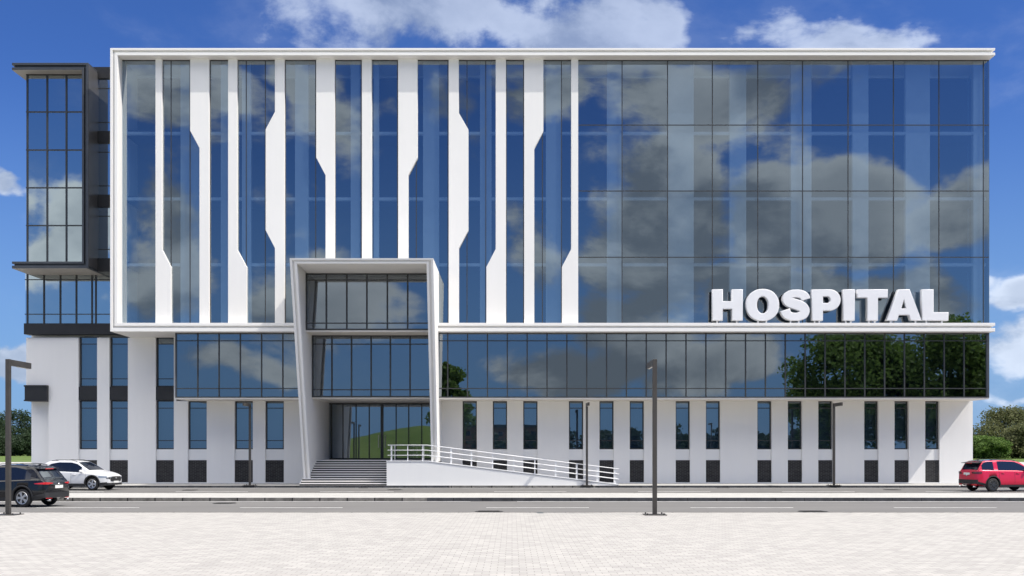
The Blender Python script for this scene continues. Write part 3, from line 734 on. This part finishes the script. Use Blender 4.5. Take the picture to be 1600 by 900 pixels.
def build_car(name, label, cat, ref, refpt, yaw, pmat, P, rim_mat, side_clad=True, blackroof=False, seen='rear'):
    """ref = local (x, y) of the wheel that stands on the world point refpt; x=0 at the rear bumper"""
    L = P['L']; c, s = math.cos(yaw), math.sin(yaw)
    ox, oy = ref[0] - L/2, ref[1]
    loc = (refpt[0] - (c*ox - s*oy), refpt[1] - (s*ox + c*oy), .006)
    o = empty(name, loc, yaw); tag(o, label, cat)
    top = lambda x: smooth_tab(P['top'], x, .06)
    belt = lambda x: smooth_tab(P['belt'], x, .1)
    Wd = lambda x: smooth_tab(P['wid'], x, .05)
    bot = lambda x: lerp_tab(P['bot'], x)
    def hw(x, z):
        b = belt(x); w = Wd(x)
        if z <= b:
            t = (z - .62) / .45
            return w * (1 - .045 * t * t - (.02 if z < .4 else 0))
        w0 = w * (1 - .045 * ((b - .62) / .45) ** 2) - .02
        return w0 - (z - b) * P.get('tumble', .34)
    def add(m, nm, mat, parent=o, smooth=True):
        bmesh.ops.recalc_face_normals(m, faces=m.faces)
        me = bpy.data.meshes.new(nm); m.to_mesh(me); m.free()
        for p in me.polygons: p.use_smooth = smooth
        me.materials.append(mat); q = bpy.data.objects.new(nm, me); col.objects.link(q); q.parent = parent; return q
    dx = -L/2
    # body ------------------------------------------------------------
    def section(x):
        zt, zb = top(x), bot(x); b = min(belt(x), zt - .06); lv = [zb, zb + .05, .45, .62, .78, b - .06, b, b + .03]
        lv = sorted(v for v in lv if v <= zt - .05)
        up = [b + .03 + (zt - .05 - b - .03) * k / 4 for k in (1, 2, 3, 4)] if zt - .05 > b + .04 else [zt - .05 + 0*k for k in range(4)]
        lv = [zb, zb + .05, max(.45, zb + .08), .60, .74, b - .05, b, b + .02] + up
        pts = [(0, zb)] + [(hw(x, min(z, zt - .04)) * (1 if i else .93), min(z, zt - .04)) for i, z in enumerate(lv)]
        we = hw(x, zt - .04)
        pts += [(we * .955, zt - .012), (we * .80, zt + .004), (we * .4, zt + .016), (0, zt + .02)]
        return pts
    N = 70
    xs_ = [L * (.5 - .5 * math.cos(math.pi * i / N)) * .6 + L * i / N * .4 for i in range(N + 1)]
    bm = bmesh.new(); rings = []
    for x in xs_:
        pts = section(x); full = [(-y, z) for y, z in pts[1:-1]][::-1] + pts
        full = pts + [(-y, z) for y, z in pts[1:-1]][::-1]
        rings.append([bm.verts.new((x + dx, y, z)) for y, z in full])
    n = len(rings[0])
    for a, b in zip(rings, rings[1:]):
        for k in range(n): bm.faces.new((a[k], b[k], b[(k+1) % n], a[(k+1) % n]))
    for ring, sgn in ((rings[0], -1), (rings[-1], 1)):
        cz = sum(v.co.z for v in ring) / n
        inner = [bm.verts.new((v.co.x + sgn*.05, v.co.y * .80, cz + (v.co.z - cz) * .78)) for v in ring]
        for k in range(n): bm.faces.new((ring[k], ring[(k+1) % n], inner[(k+1) % n], inner[k]))
        bm.faces.new(inner)
    body = add(bm, 'body', pmat)
    ra, fa = P['axles']; wr = P['wr']
    # wheel arches cut through the body
    dark_slot = CLAD; body.data.materials.append(dark_slot)
    cut = bmesh.new()
    for ax in (ra, fa):
        for sd_ in (-1, 1):
            mat_ = Matrix.Translation((ax + dx, sd_ * .86, wr + .02)) @ Matrix.Rotation(R(90), 4, 'X')
            bmesh.ops.create_cone(cut, cap_ends=True, segments=40, radius1=wr + .06, radius2=wr + .06, depth=.62, matrix=mat_)
    cm = bpy.data.meshes.new('cut'); cut.to_mesh(cm); cut.free(); cm.materials.append(CLAD); cm.materials.append(CLAD)
    for p in cm.polygons: p.material_index = 1
    co_ = bpy.data.objects.new('cut', cm); col.objects.link(co_); co_.parent = o
    md = body.modifiers.new('cut', 'BOOLEAN'); md.object = co_; md.operation = 'DIFFERENCE'; md.solver = 'EXACT'
    bpy.context.view_layer.update()
    dg = bpy.context.evaluated_depsgraph_get(); nm = bpy.data.meshes.new_from_object(body.evaluated_get(dg))
    body.modifiers.clear(); body.data = nm; bpy.data.objects.remove(co_)
    # patches on the side surface ---------------------------------------
    def side_patch(outline_top, outline_bot, x0, x1, sd_, off=.006, nx=28, nz=5, thick=.02, shift=0):
        bm = bmesh.new(); g = []
        for i in range(nx + 1):
            x = x0 + (x1 - x0) * i / nx; za_, zb2 = outline_bot(x), outline_top(x)
            g.append([bm.verts.new((x + dx, sd_ * (hw(x, za_ + (zb2 - za_) * k / nz) + off), za_ + (zb2 - za_) * k / nz)) for k in range(nz + 1)])
        for i in range(nx):
            for k in range(nz): bm.faces.new((g[i][k], g[i+1][k], g[i+1][k+1], g[i][k+1]))
        return bm
    for sd_ in (-1, 1):
        for (x0, x1, lo, hi) in P['wins']:
            add(side_patch(lambda x, hi=hi: max(min(lerp_tab(hi, x), top(x) - .06), belt(x) + .035), lambda x: belt(x) + .03, x0, x1, sd_, .005), 'side_window', CARGLASS)
    # front and rear glass on the sloping top surface
    def top_patch(x0, x1, f0, f1, zo=.010, nx=14, ny=10):
        bm = bmesh.new(); g = []
        for i in range(nx + 1):
            t = i / nx; x = x0 + (x1 - x0) * t; we = hw(x, top(x) - .04) * (f0 + (f1 - f0) * t); row = []
            for k in range(ny + 1):
                y = -we + 2 * we * k / ny; u = abs(y) / max(hw(x, top(x) - .04), .01)
                row.append(bm.verts.new((x + dx, y, top(x) + .02 - .016 * min(u / .8, 1) - (.03 * max(u - .8, 0) / .155) + zo)))
            g.append(row)
        for i in range(nx):
            for k in range(ny): bm.faces.new((g[i][k], g[i+1][k], g[i+1][k+1], g[i][k+1]))
        return bm
    add(top_patch(*P['rearglass']), 'rear_window', CARGLASS)
    add(top_patch(*P['windscreen']), 'windscreen', CARGLASS)
    if blackroof: add(top_patch(P['rearglass'][1] + .03, P['windscreen'][0] - .03, 1.0, .98, .006, 30), 'roof_panel', plain('black_roof', (.02, .02, .022), .2, 0, .5, 1))
    # lower cladding and arch rings
    def flat(bm, pts, y0, y1):
        A = [bm.verts.new((x + dx, y0, z)) for x, z in pts]; B_ = [bm.verts.new((x + dx, y1, z)) for x, z in pts]
        bm.faces.new(A); bm.faces.new(B_[::-1]); n_ = len(pts)
        for i in range(n_): bm.faces.new((A[i], B_[i], B_[(i+1) % n_], A[(i+1) % n_]))
    for sd_ in (-1, 1):
        bm = side_patch(lambda x: bot(x) + P['cladh'], lambda x: bot(x) - .01, ra + wr + .05, fa - wr - .05, sd_, .012)
        for (x0, x1) in ((.03, ra - wr - .05), (fa + wr + .05, L - .05)):
            b2 = side_patch(lambda x: bot(x) + P['cladh'] + .03, lambda x: bot(x) - .005, x0, x1, sd_, .010, 8)
            me = bpy.data.meshes.new('t'); b2.to_mesh(me); b2.free(); bm.from_mesh(me); bpy.data.meshes.remove(me)
        for ax in (ra, fa):
            r0, r1 = wr + .055, wr + .055 + P['arch']; nseg = 28; g = []
            for k in range(nseg + 1):
                a = R(-12 + 204 * k / nseg)
                row = []
                for rr in (r0, (r0 + r1)/2, r1):
                    x = ax + rr * math.cos(a); z = max(wr + .02 + rr * math.sin(a), .24); row.append(bm.verts.new((x + dx, sd_ * (hw(min(max(x, .05), L - .05), z) + (.02 if rr < r1 else .012)), z)))
                row.append(bm.verts.new((ax + r0 * math.cos(a) + dx, sd_ * (hw(ax, .6) - .06), max(wr + .02 + r0 * math.sin(a), .24))))
                g.append(row)
            for k in range(nseg):
                for q in (0, 1): bm.faces.new((g[k][q], g[k+1][q], g[k+1][q+1], g[k][q+1]))
                bm.faces.new((g[k][0], g[k+1][0], g[k+1][3], g[k][3]))
        add(bm, 'lower_cladding', CLAD)
        # door shut lines and handles
        bm = bmesh.new()
        for xd in P['doors']:
            zz = [bot(xd) + P['cladh'] + .02 + (belt(xd) - bot(xd) - P['cladh'] - .04) * k / 8 for k in range(9)]
            for a, b in zip(zz, zz[1:]):
                v = [bm.verts.new((xd + q + dx, sd_ * (hw(xd, z) + .003), z)) for q, z in ((-.006, a), (.006, a), (.006, b), (-.006, b))]; bm.faces.new(v)
        add(bm, 'door_seam', CLAD)
        for xh in P['handles']:
            bm = bmesh.new(); z = belt(xh) - .12
            bmesh.ops.create_cube(bm, size=1, matrix=Matrix.Translation((xh + dx, sd_ * (hw(xh, z) + .02), z)) @ Matrix.Diagonal((.2, .03, .03, 1)))
            hn = add(bm, 'door_handle', pmat if not blackroof else pmat); 
        # mirror
        bm = bmesh.new(); xm = P['mirror']; zm = belt(xm) + .10
        bmesh.ops.create_uvsphere(bm, u_segments=14, v_segments=10, radius=1, matrix=Matrix.Translation((xm + dx, sd_ * (hw(xm, belt(xm)) + .12), zm)) @ Matrix.Diagonal((.09, .13, .085, 1)))
        bmesh.ops.create_cube(bm, size=1, matrix=Matrix.Translation((xm + dx, sd_ * (hw(xm, belt(xm)) + .02), zm - .06)) @ Matrix.Diagonal((.06, .14, .04, 1)))
        add(bm, 'wing_mirror', pmat)
        # roof rail
        bm = bmesh.new(); x0, x1 = P['rail']
        pr = None; ringz = []
        for i in range(13):
            x = x0 + (x1 - x0) * i / 12; y = sd_ * (hw(x, top(x) - .04) * .90); z = top(x) + .015 + .028 * min(1, 6 * min(i, 12 - i) / 12)
            ringz.append([bm.verts.new((x + dx, y + a, z + b)) for a, b in ((-.018, -.01), (.018, -.01), (.018, .015), (-.018, .015))])
        for a, b in zip(ringz, ringz[1:]):
            for k in range(4): bm.faces.new((a[k], b[k], b[(k+1) % 4], a[(k+1) % 4]))
        add(bm, 'roof_rail', CLAD, smooth=False)
        # tail lights: a side piece that wraps round to the tail
        tl = P['tail']
        bm = side_patch(lambda x: tl[3] - .10 * (x - tl[0]) / (tl[1] - tl[0]) * tl[4], lambda x: tl[2] + .02 * (x - tl[0]) / (tl[1] - tl[0]), tl[0], tl[1], sd_, .010, 10)
        w0 = hw(0, .85)
        for i in range(1):
            pts = [(-.058, w0 * .45), (-.062, w0 * .80), (-.012, w0 * .99)]
            pts = [(-.062, w0 * tl[5]), (-.062, w0 * .82), (-.004, w0 * 1.01)]
            g = [[bm.verts.new((x + dx - .004, sd_ * y, z)) for z in (tl[2] + zc, tl[3] - zc)] for (x, y), zc in zip(pts, (.03, .005, 0))]
            for a, b in zip(g, g[1:]): bm.faces.new((a[0], b[0], b[1], a[1]))
        add(bm, 'tail_light', TAIL if not P.get('smoked') else SMOKE, smooth=False)
        bm = bmesh.new(); g = [[bm.verts.new((x + dx, sd_ * y, z)) for z in (.34, .43)] for x, y in ((-.058, w0 * .55), (-.060, w0 * .82), (-.006, w0 * 1.0))]
        for a, b in zip(g, g[1:]): bm.faces.new((a[0], b[0], b[1], a[1]))
        add(bm, 'rear_reflector', TAIL, smooth=False)
        hl = P['head']
        bm = side_patch(lambda x: hl[3] - .06 * (x - hl[0]), lambda x: hl[2], hl[0], hl[1], sd_, .010, 10)
        w0 = hw(L, .75)
        g = [[bm.verts.new((L + x + dx, sd_ * y, z)) for z in (hl[2], hl[3] - .04)] for x, y in ((.004, w0 * 1.0), (.06, w0 * .82), (.065, w0 * .62))]
        for a, b in zip(g, g[1:]): bm.faces.new((a[0], b[0], b[1], a[1]))
        add(bm, 'headlight', HEADL, smooth=False)
        # wheels
        for ax in (ra, fa):
            yw = sd_ * (hw(ax, .6) - .125)
            bm = bmesh.new(); prof = [(-.11, .62), (-.115, .80), (-.105, .94), (-.07, .995), (0, 1.0), (.07, .995), (.105, .94), (.115, .80), (.11, .62)]
            n_ = 44; rr_ = []
            for k in range(n_):
                a = 2 * math.pi * k / n_; rr_.append([bm.verts.new((wr * q * math.cos(a), y, wr * q * math.sin(a))) for y, q in prof])
            for k in range(n_):
                for q in range(len(prof) - 1): bm.faces.new((rr_[k][q], rr_[(k+1) % n_][q], rr_[(k+1) % n_][q+1], rr_[k][q+1]))
            bm.faces.new([rr_[k][0] for k in range(n_)]); bm.faces.new([rr_[k][-1] for k in range(n_)][::-1])
            wob = add(bm, 'wheel', TYRE); wob.location = (ax + dx, yw, wr)
            bm = bmesh.new(); so_ = sd_ * .112; n_ = 40
            ro, ri = wr * .70, wr * .61
            A = [[bm.verts.new((q * math.cos(2*math.pi*k/n_), so_ + sd_ * e, q * math.sin(2*math.pi*k/n_))) for q, e in ((ro, 0), (ro - .01, .012), (ri, .008), (ri, -.03))] for k in range(n_)]
            for k in range(n_):
                for q in range(3): bm.faces.new((A[k][q], A[(k+1) % n_][q], A[(k+1) % n_][q+1], A[k][q+1]))
            for k in range(P['spokes']):
                a0 = 2 * math.pi * k / P['spokes']
                for da in ((-.16, .16) if P['spokes'] <= 6 else (0,)):
                    a = a0 + da; wdt = .026
                    ux, uz = math.cos(a), math.sin(a); px_, pz_ = -uz, ux
                    a2 = a0 + da * .5; vx, vz = math.cos(a2), math.sin(a2)
                    pts = [(vx*.05 + px_*wdt, vz*.05 + pz_*wdt), (ux*ri*1.03 + px_*wdt*.8, uz*ri*1.03 + pz_*wdt*.8), (ux*ri*1.03 - px_*wdt*.8, uz*ri*1.03 - pz_*wdt*.8), (vx*.05 - px_*wdt, vz*.05 - pz_*wdt)]
                    A_ = [bm.verts.new((p[0], so_ + sd_ * .010, p[1])) for p in pts]; B_ = [bm.verts.new((p[0], so_ - sd_ * .02, p[1])) for p in pts]
                    bm.faces.new(A_); bm.faces.new(B_[::-1])
                    for i in range(4): bm.faces.new((A_[i], B_[i], B_[(i+1) % 4], A_[(i+1) % 4]))
            bmesh.ops.create_cone(bm, cap_ends=True, segments=16, radius1=.07, radius2=.06, depth=.03, matrix=Matrix.Translation((0, so_ + sd_*.005, 0)) @ Matrix.Rotation(R(90), 4, 'X'))
            add(bm, 'rim', rim_mat, wob, smooth=False)
    # rear details
    w0 = hw(0, .6)
    bm = bmesh.new(); bmesh.ops.create_cube(bm, size=1, matrix=Matrix.Translation((-.070 + dx, 0, P['plate'])) @ Matrix.Diagonal((.012, .50, .12, 1))); add(bm, 'number_plate', PLATE, smooth=False)
    bm = bmesh.new(); z0 = bot(0)
    g = [[bm.verts.new((x + dx, y, z)) for z in (z0 - .01, z0 + P['rclad'])] for x, y in ((.10, -w0*1.06), (.0, -w0*1.02), (-.068, -w0*.82), (-.072, 0), (-.068, w0*.82), (.0, w0*1.02), (.10, w0*1.06))]
    for a, b in zip(g, g[1:]): bm.faces.new((a[0], b[0], b[1], a[1]))
    add(bm, 'rear_bumper', CLAD, smooth=False)
    for sd_ in (-1, 1):
        bm = bmesh.new(); bmesh.ops.create_cone(bm, cap_ends=True, segments=14, radius1=.04, radius2=.045, depth=.2, matrix=Matrix.Translation((.0 + dx, sd_ * .58, .27)) @ Matrix.Rotation(R(90), 4, 'Y')); add(bm, 'exhaust_pipe', CHROME)
    xg = P['rearglass'][1]
    bm = bmesh.new(); we = hw(xg, top(xg) - .05) * .93
    pts = [(xg - P.get('spoil', .16), top(xg) - .035), (xg - P.get('spoil', .16), top(xg) - .015), (xg + .06, top(xg) + .035), (xg + .06, top(xg) - .01)]
    A = [bm.verts.new((x + dx, -we, z)) for x, z in pts]; B_ = [bm.verts.new((x + dx, we, z)) for x, z in pts]
    bm.faces.new(A); bm.faces.new(B_[::-1])
    for i in range(4): bm.faces.new((A[i], B_[i], B_[(i+1) % 4], A[(i+1) % 4]))
    add(bm, 'rear_spoiler', pmat if not blackroof else CLAD, smooth=False)
    bm = bmesh.new(); bmesh.ops.create_cube(bm, size=1, matrix=Matrix.Translation((xg - P.get('spoil', .16) - .004 + dx, 0, top(xg) - .03)) @ Matrix.Diagonal((.012, .5, .03, 1))); add(bm, 'brake_light', TAIL, smooth=False)
    bm = bmesh.new(); xa = xg + .3
    v = [bm.verts.new((xa + q + dx, y, top(xa) + .02 + h)) for q, y, h in ((-.08, -.02, 0), (-.08, .02, 0), (.1, .02, 0), (.1, -.02, 0), (-.08, -.008, .07), (-.08, .008, .07))]
    for f in ((0,1,2,3), (0,1,5,4), (0,3,4), (1,2,5), (2,3,4,5)): bm.faces.new([v[i] for i in f])
    add(bm, 'roof_antenna', CLAD, smooth=False)
    # front details
    w1 = hw(L, .6)
    bm = bmesh.new(); g = [[bm.verts.new((L + x + dx, y, z)) for z in zz] for x, y, zz in ((.02, -w1*.96, (.68, .74)), (.062, -w1*.72, (.52, .78)), (.07, 0, (.48, .79)), (.062, w1*.72, (.52, .78)), (.02, w1*.96, (.68, .74)))]
    for a, b in zip(g, g[1:]): bm.faces.new((a[0], b[0], b[1], a[1]))
    add(bm, 'grille', CLAD, smooth=False)
    bm = bmesh.new(); z0 = bot(L); g = [[bm.verts.new((L + x + dx, y, z)) for z in (z0 - .01, z0 + .12)] for x, y in ((-.08, -w1*1.06), (.0, -w1*1.02), (.066, -w1*.8), (.07, 0), (.066, w1*.8), (.0, w1*1.02), (-.08, w1*1.06))]
    for a, b in zip(g, g[1:]): bm.faces.new((a[0], b[0], b[1], a[1]))
    add(bm, 'front_bumper', CLAD, smooth=False)
    bm = bmesh.new(); bmesh.ops.create_cube(bm, size=1, matrix=Matrix.Translation((L + .078 + dx, 0, .47)) @ Matrix.Diagonal((.012, .50, .11, 1))); add(bm, 'number_plate', PLATE, smooth=False)
    bm = bmesh.new(); bmesh.ops.create_cone(bm, cap_ends=True, segments=20, radius1=.055, radius2=.055, depth=.02, matrix=Matrix.Translation((L + .085 + dx, 0, .68)) @ Matrix.Rotation(R(90), 4, 'Y')); add(bm, 'badge', CHROME)
    bm = bmesh.new(); bmesh.ops.create_cone(bm, cap_ends=True, segments=20, radius1=.055, radius2=.055, depth=.02, matrix=Matrix.Translation((-.07 + dx, 0, .90)) @ Matrix.Rotation(R(90), 4, 'Y')); add(bm, 'badge', CHROME)
    return o
SMOKE = plain('smoked_lens', (.10, .02, .025), .12, 0, .6, .6, var=.1)
SUV = dict(L=4.50, top=[(0, .93), (.05, 1.0), (.14, 1.08), (.52, 1.55), (.70, 1.625), (1.4, 1.675), (2.1, 1.665), (2.55, 1.60), (3.42, 1.10), (3.9, 1.02), (4.3, .90), (4.50, .80)],
    belt=[(0, 1.08), (1.0, 1.06), (2.5, 1.00), (3.4, .95), (4.5, .80)], wid=[(0, .74), (.06, .80), (.3, .885), (.9, .915), (2.2, .905), (3.5, .915), (4.1, .87), (4.35, .78), (4.5, .66)],
    bot=[(0, .38), (.5, .27), (.8, .24), (3.8, .24), (4.5, .30)], axles=(.95, 3.62), wr=.365, arch=.075, cladh=.14, rclad=.20,
    wins=[(.62, 2.92, None, [(.62, 1.30), (.95, 1.50), (1.4, 1.575), (2.2, 1.57), (2.6, 1.48), (2.92, 1.30)])],
    rearglass=(.16, .53, .80, .86), windscreen=(2.60, 3.38, .90, .92), doors=[1.32, 2.30, 3.22], handles=[1.55, 2.5], mirror=3.0, rail=(.9, 2.5),
    tail=(.0, .42, .90, .99, .5, .50), head=(4.02, 4.46, .72, .82), plate=.80, spokes=5)
wsp = [w for w in SUV['wins']]
X_ = lambda p, y: (p - 800) * y / F
build_car('parked_car', 'black estate car seen from behind with red tail lights on the near road', 'car', (.95, .80), (X_(37, 42.2), 42.2), R(168), paint('black_paint', (.004, .005, .008), 0, .14), SUV, ALLOY)
build_car('parked_car', 'white crossover car facing right on the far road by the left wing', 'car', (3.62, -.80), (X_(145, 59.9), 59.9), R(-12), paint('white_paint', (.68, .68, .68)), SUV, ALLOY)
RED = dict(SUV); RED.update(L=4.60, top=[(0, 1.02), (.05, 1.08), (.10, 1.16), (.36, 1.60), (.55, 1.69), (1.4, 1.725), (2.3, 1.70), (2.75, 1.62), (3.45, 1.16), (3.9, 1.10), (4.4, 1.0), (4.60, .88)],
    belt=[(0, 1.16), (2.5, 1.12), (3.4, 1.05), (4.6, .92)], bot=[(0, .44), (.5, .30), (.8, .27), (3.8, .27), (4.6, .36)], axles=(.92, 3.62), wr=.375, arch=.05, cladh=.10, rclad=.22, tumble=.27,
    wins=[(.30, 1.02, None, [(.30, 1.44), (.45, 1.62), (1.02, 1.66)]), (1.28, 3.0, None, [(1.28, 1.67), (2.3, 1.66), (2.7, 1.52), (3.0, 1.36)])],
    rearglass=(.11, .37, .86, .90), windscreen=(2.80, 3.42, .90, .92), tail=(.0, .26, .97, 1.10, .1, .55), plate=.98, spoil=.30, smoked=True, spokes=7, head=(4.1, 4.55, .82, .94))
build_car('parked_car', 'crimson off-road car with black roof on the far road at the right edge', 'car', (.92, -.80), (X_(1550, 57.9), 57.9), R(14), paint('crimson_paint', (.60, .014, .055), .1), RED, ALLOY_D, blackroof=True)

# ------------------------------------------------------------------ trees
def make_tree(name, label, loc, h, r, mat, seed, n=2600, leaf=.5, base=.28, group=None, asp=1.0, cat='tree'):
    rnd = random.Random(seed); o = root(name, loc); O = Vector(loc)
    tag(o, label, cat, group)
    m = MB(loc); th = h * base
    m.tube([O + Vector((0, 0, -.2)), O + Vector((.1, 0, th * .6)), O + Vector((0, .1, th)), O + Vector((.2, 0, h * .6))], h * .03, 9, h * .012)
    cl = []
    nc = 44
    for i in range(nc):
        a = rnd.random() * 2 * math.pi; t = rnd.random(); zz = th + (h - th) * (t * .92 + .04)
        rr = r * math.sqrt(max(.05, 1 - (2 * (t - .42)) ** 2 * .85)) * (.35 + .6 * rnd.random())
        c = Vector((rr * math.cos(a), rr * math.sin(a) * asp, zz)); cr = r * (.24 + .20 * rnd.random())
        c.z = min(c.z, h - cr * .7); cl.append((c, cr))
        if i % 2 == 0: m.tube([O + Vector((0, 0, th * (.7 + .5 * rnd.random()))), O + (c + Vector((0, 0, th))) * .5, O + c], h * .011, 6, h * .004)
    m.build('trunk', BARK, o, smooth=True)
    m = MB(loc); bm = m.bm
    for i in range(n):
        c, cr = cl[rnd.randrange(nc)]
        d = Vector((rnd.gauss(0, 1), rnd.gauss(0, 1), rnd.gauss(0, 1))).normalized() * cr * (rnd.random() ** .45)
        d.z *= .75
        p = c + d * (1 + .25 * rnd.random()); u = Vector((rnd.gauss(0, 1), rnd.gauss(0, 1), rnd.gauss(0, .7))).normalized()
        v = u.cross(Vector((rnd.gauss(0, 1), rnd.gauss(0, 1), rnd.gauss(0, 1)))).normalized(); s = leaf * (.5 + .8 * rnd.random())
        bm.faces.new([bm.verts.new(p + q) for q in (-u*s, v*s*.6, u*s, -v*s*.6)])
    me = bpy.data.meshes.new('crown'); bm.to_mesh(me); bm.free(); me.materials.append(mat)
    q = bpy.data.objects.new('crown', me); col.objects.link(q); q.parent = o
    return o
# beyond the building on the right
for i, (px, D, h, r, mt, lb) in enumerate([
    (1572, 330, 15.6, 11.0, LEAF_OLIVE, 'broad domed olive tree behind the red car'),
    (1528, 300, 6.2, 5.4, LEAF, 'low yellow-green bushy tree against the right end wall'),
    (1552, 295, 5.8, 4.6, LEAF, 'low green bush left of the domed olive tree base'),
    (1600, 300, 9.5, 6.5, LEAF_OLIVE, 'rounded olive tree cut by the right picture edge'),
    (1650, 320, 12, 8, LEAF_OLIVE, 'olive tree outside the right edge of the view'),
    (1505, 360, 9, 7, LEAF_DARK, 'dark tree half hidden by the right end wall')]):
    make_tree('background_tree', lb, (X(px, D), D, 0), h, r, mt, 40 + i, 15000, .36, .06, 'far trees behind the hospital')
for i, (px, D, h, r, mt, lb) in enumerate([
    (22, 480, 20.5, 11.5, LEAF_DARK, 'tall dark rounded tree behind the left lamp'),
    (-14, 470, 17, 10, LEAF_DARK, 'dark tree cut by the left picture edge'),
    (58, 500, 13.6, 7.5, LEAF_DARK, 'lower dark tree touching the left wing wall'),
    (78, 490, 13.0, 7.5, LEAF_DARK, 'dark tree mostly hidden by the left wing'),
    (42, 440, 9, 7, LEAF_DARK, 'low dark shrub below the two left trees'),
    (5, 440, 8, 8, LEAF_DARK, 'low dark shrub at the far left')]):
    make_tree('background_tree', lb, (X(px, D), D, 0), h, r, mt, 60 + i, 8500, .46, .05, 'far trees behind the hospital')
for i, px in enumerate((-90, -150, -230, -320, 1720, 1800, 1890, 1990)):
    make_tree('background_tree', 'tree of the distant row beyond the edges of the view', (X(px, 420), 420 + (i * 31 % 60), 0), 12 + (i * 7 % 5), 9, LEAF_DARK if i < 4 else LEAF_OLIVE, 140 + i, 3500, .6, .06, 'far trees behind the hospital')
# behind the camera, seen mirrored in the glass
for i, (x, y, h, r, lb) in enumerate([(49, -20, 19.5, 8.5, 'big leafy tree mirrored in the glass band, left of its pair'), (62, -22, 21.5, 9.5, 'big leafy tree mirrored at the right end of the glass band'),
        (-9.4, -22, 15.0, 3.2, 'smaller leafy tree mirrored beside the entrance portal')]):
    make_tree('broadleaf_tree', lb, (x, y, 0), h, r, LEAF, 80 + i, 26000 if r > 5 else 9000, .34, .20, 'trees opposite the hospital')
for i in range(15):
    x = -6 + i * 6.6 + (i * 37 % 5); y = -150 - (i * 53 % 40)
    make_tree('distant_tree', 'dark distant tree mirrored low in the ground-floor windows', (x, y, 0), 7.0 + (i * 29 % 4), 5.4, LEAF_DARK, 100 + i, 1300, .7, .06, 'distant trees opposite the hospital')
# grassy mound opposite the entrance
bm = bmesh.new(); g = []
for i in range(41):
    row = []
    for j in range(21):
        u = -1 + i / 20; v = -1 + j / 10
        xx = -36.5 + 26.5 * u
        hh = lerp_tab([(-63, 0), (-56, 2.2), (-47, 4.3), (-34, 7.1), (-24, 8.9), (-20, 8.6), (-14, 3.5), (-10, 0)], xx) * max(0, 1 - v*v)
        row.append(bm.verts.new((xx, -130 + 26 * v, hh - .03)))
    g.append(row)
for i in range(40):
    for j in range(20): bm.faces.new((g[i][j], g[i+1][j], g[i+1][j+1], g[i][j+1]))
me = bpy.data.meshes.new('grass_hill'); bm.to_mesh(me); bm.free(); me.materials.append(GRASS)
for p in me.polygons: p.use_smooth = True
q = bpy.data.objects.new('grass_hill', me); col.objects.link(q); tag(q, kind='structure')
# brick house opposite
b0 = (-6, -262, 0); bh = root('brick_house', b0); tag(bh, 'long low red-brick block with rows of windows mirrored near the portal', 'building')
RB = brickmat('red_brick', (.26, .10, .06), (.32, .13, .08), (.25, .2, .17), .3, .1, .01)
MB(b0).box(-24, 14, -275, -262, 0, 11).build('wall', RB, bh)
MB(b0).box(-25, 15, -276, -261, 11, 11.9).build('roof', DARK, bh)
for f in range(3):
    for k in range(9):
        wx = -21.5 + k * 4.1; wz = 1.6 + f * 3.1
        MB(b0).box(wx, wx + 1.6, -261.98, -261.9, wz, wz + 1.7).build('window', CARGLASS, bh)
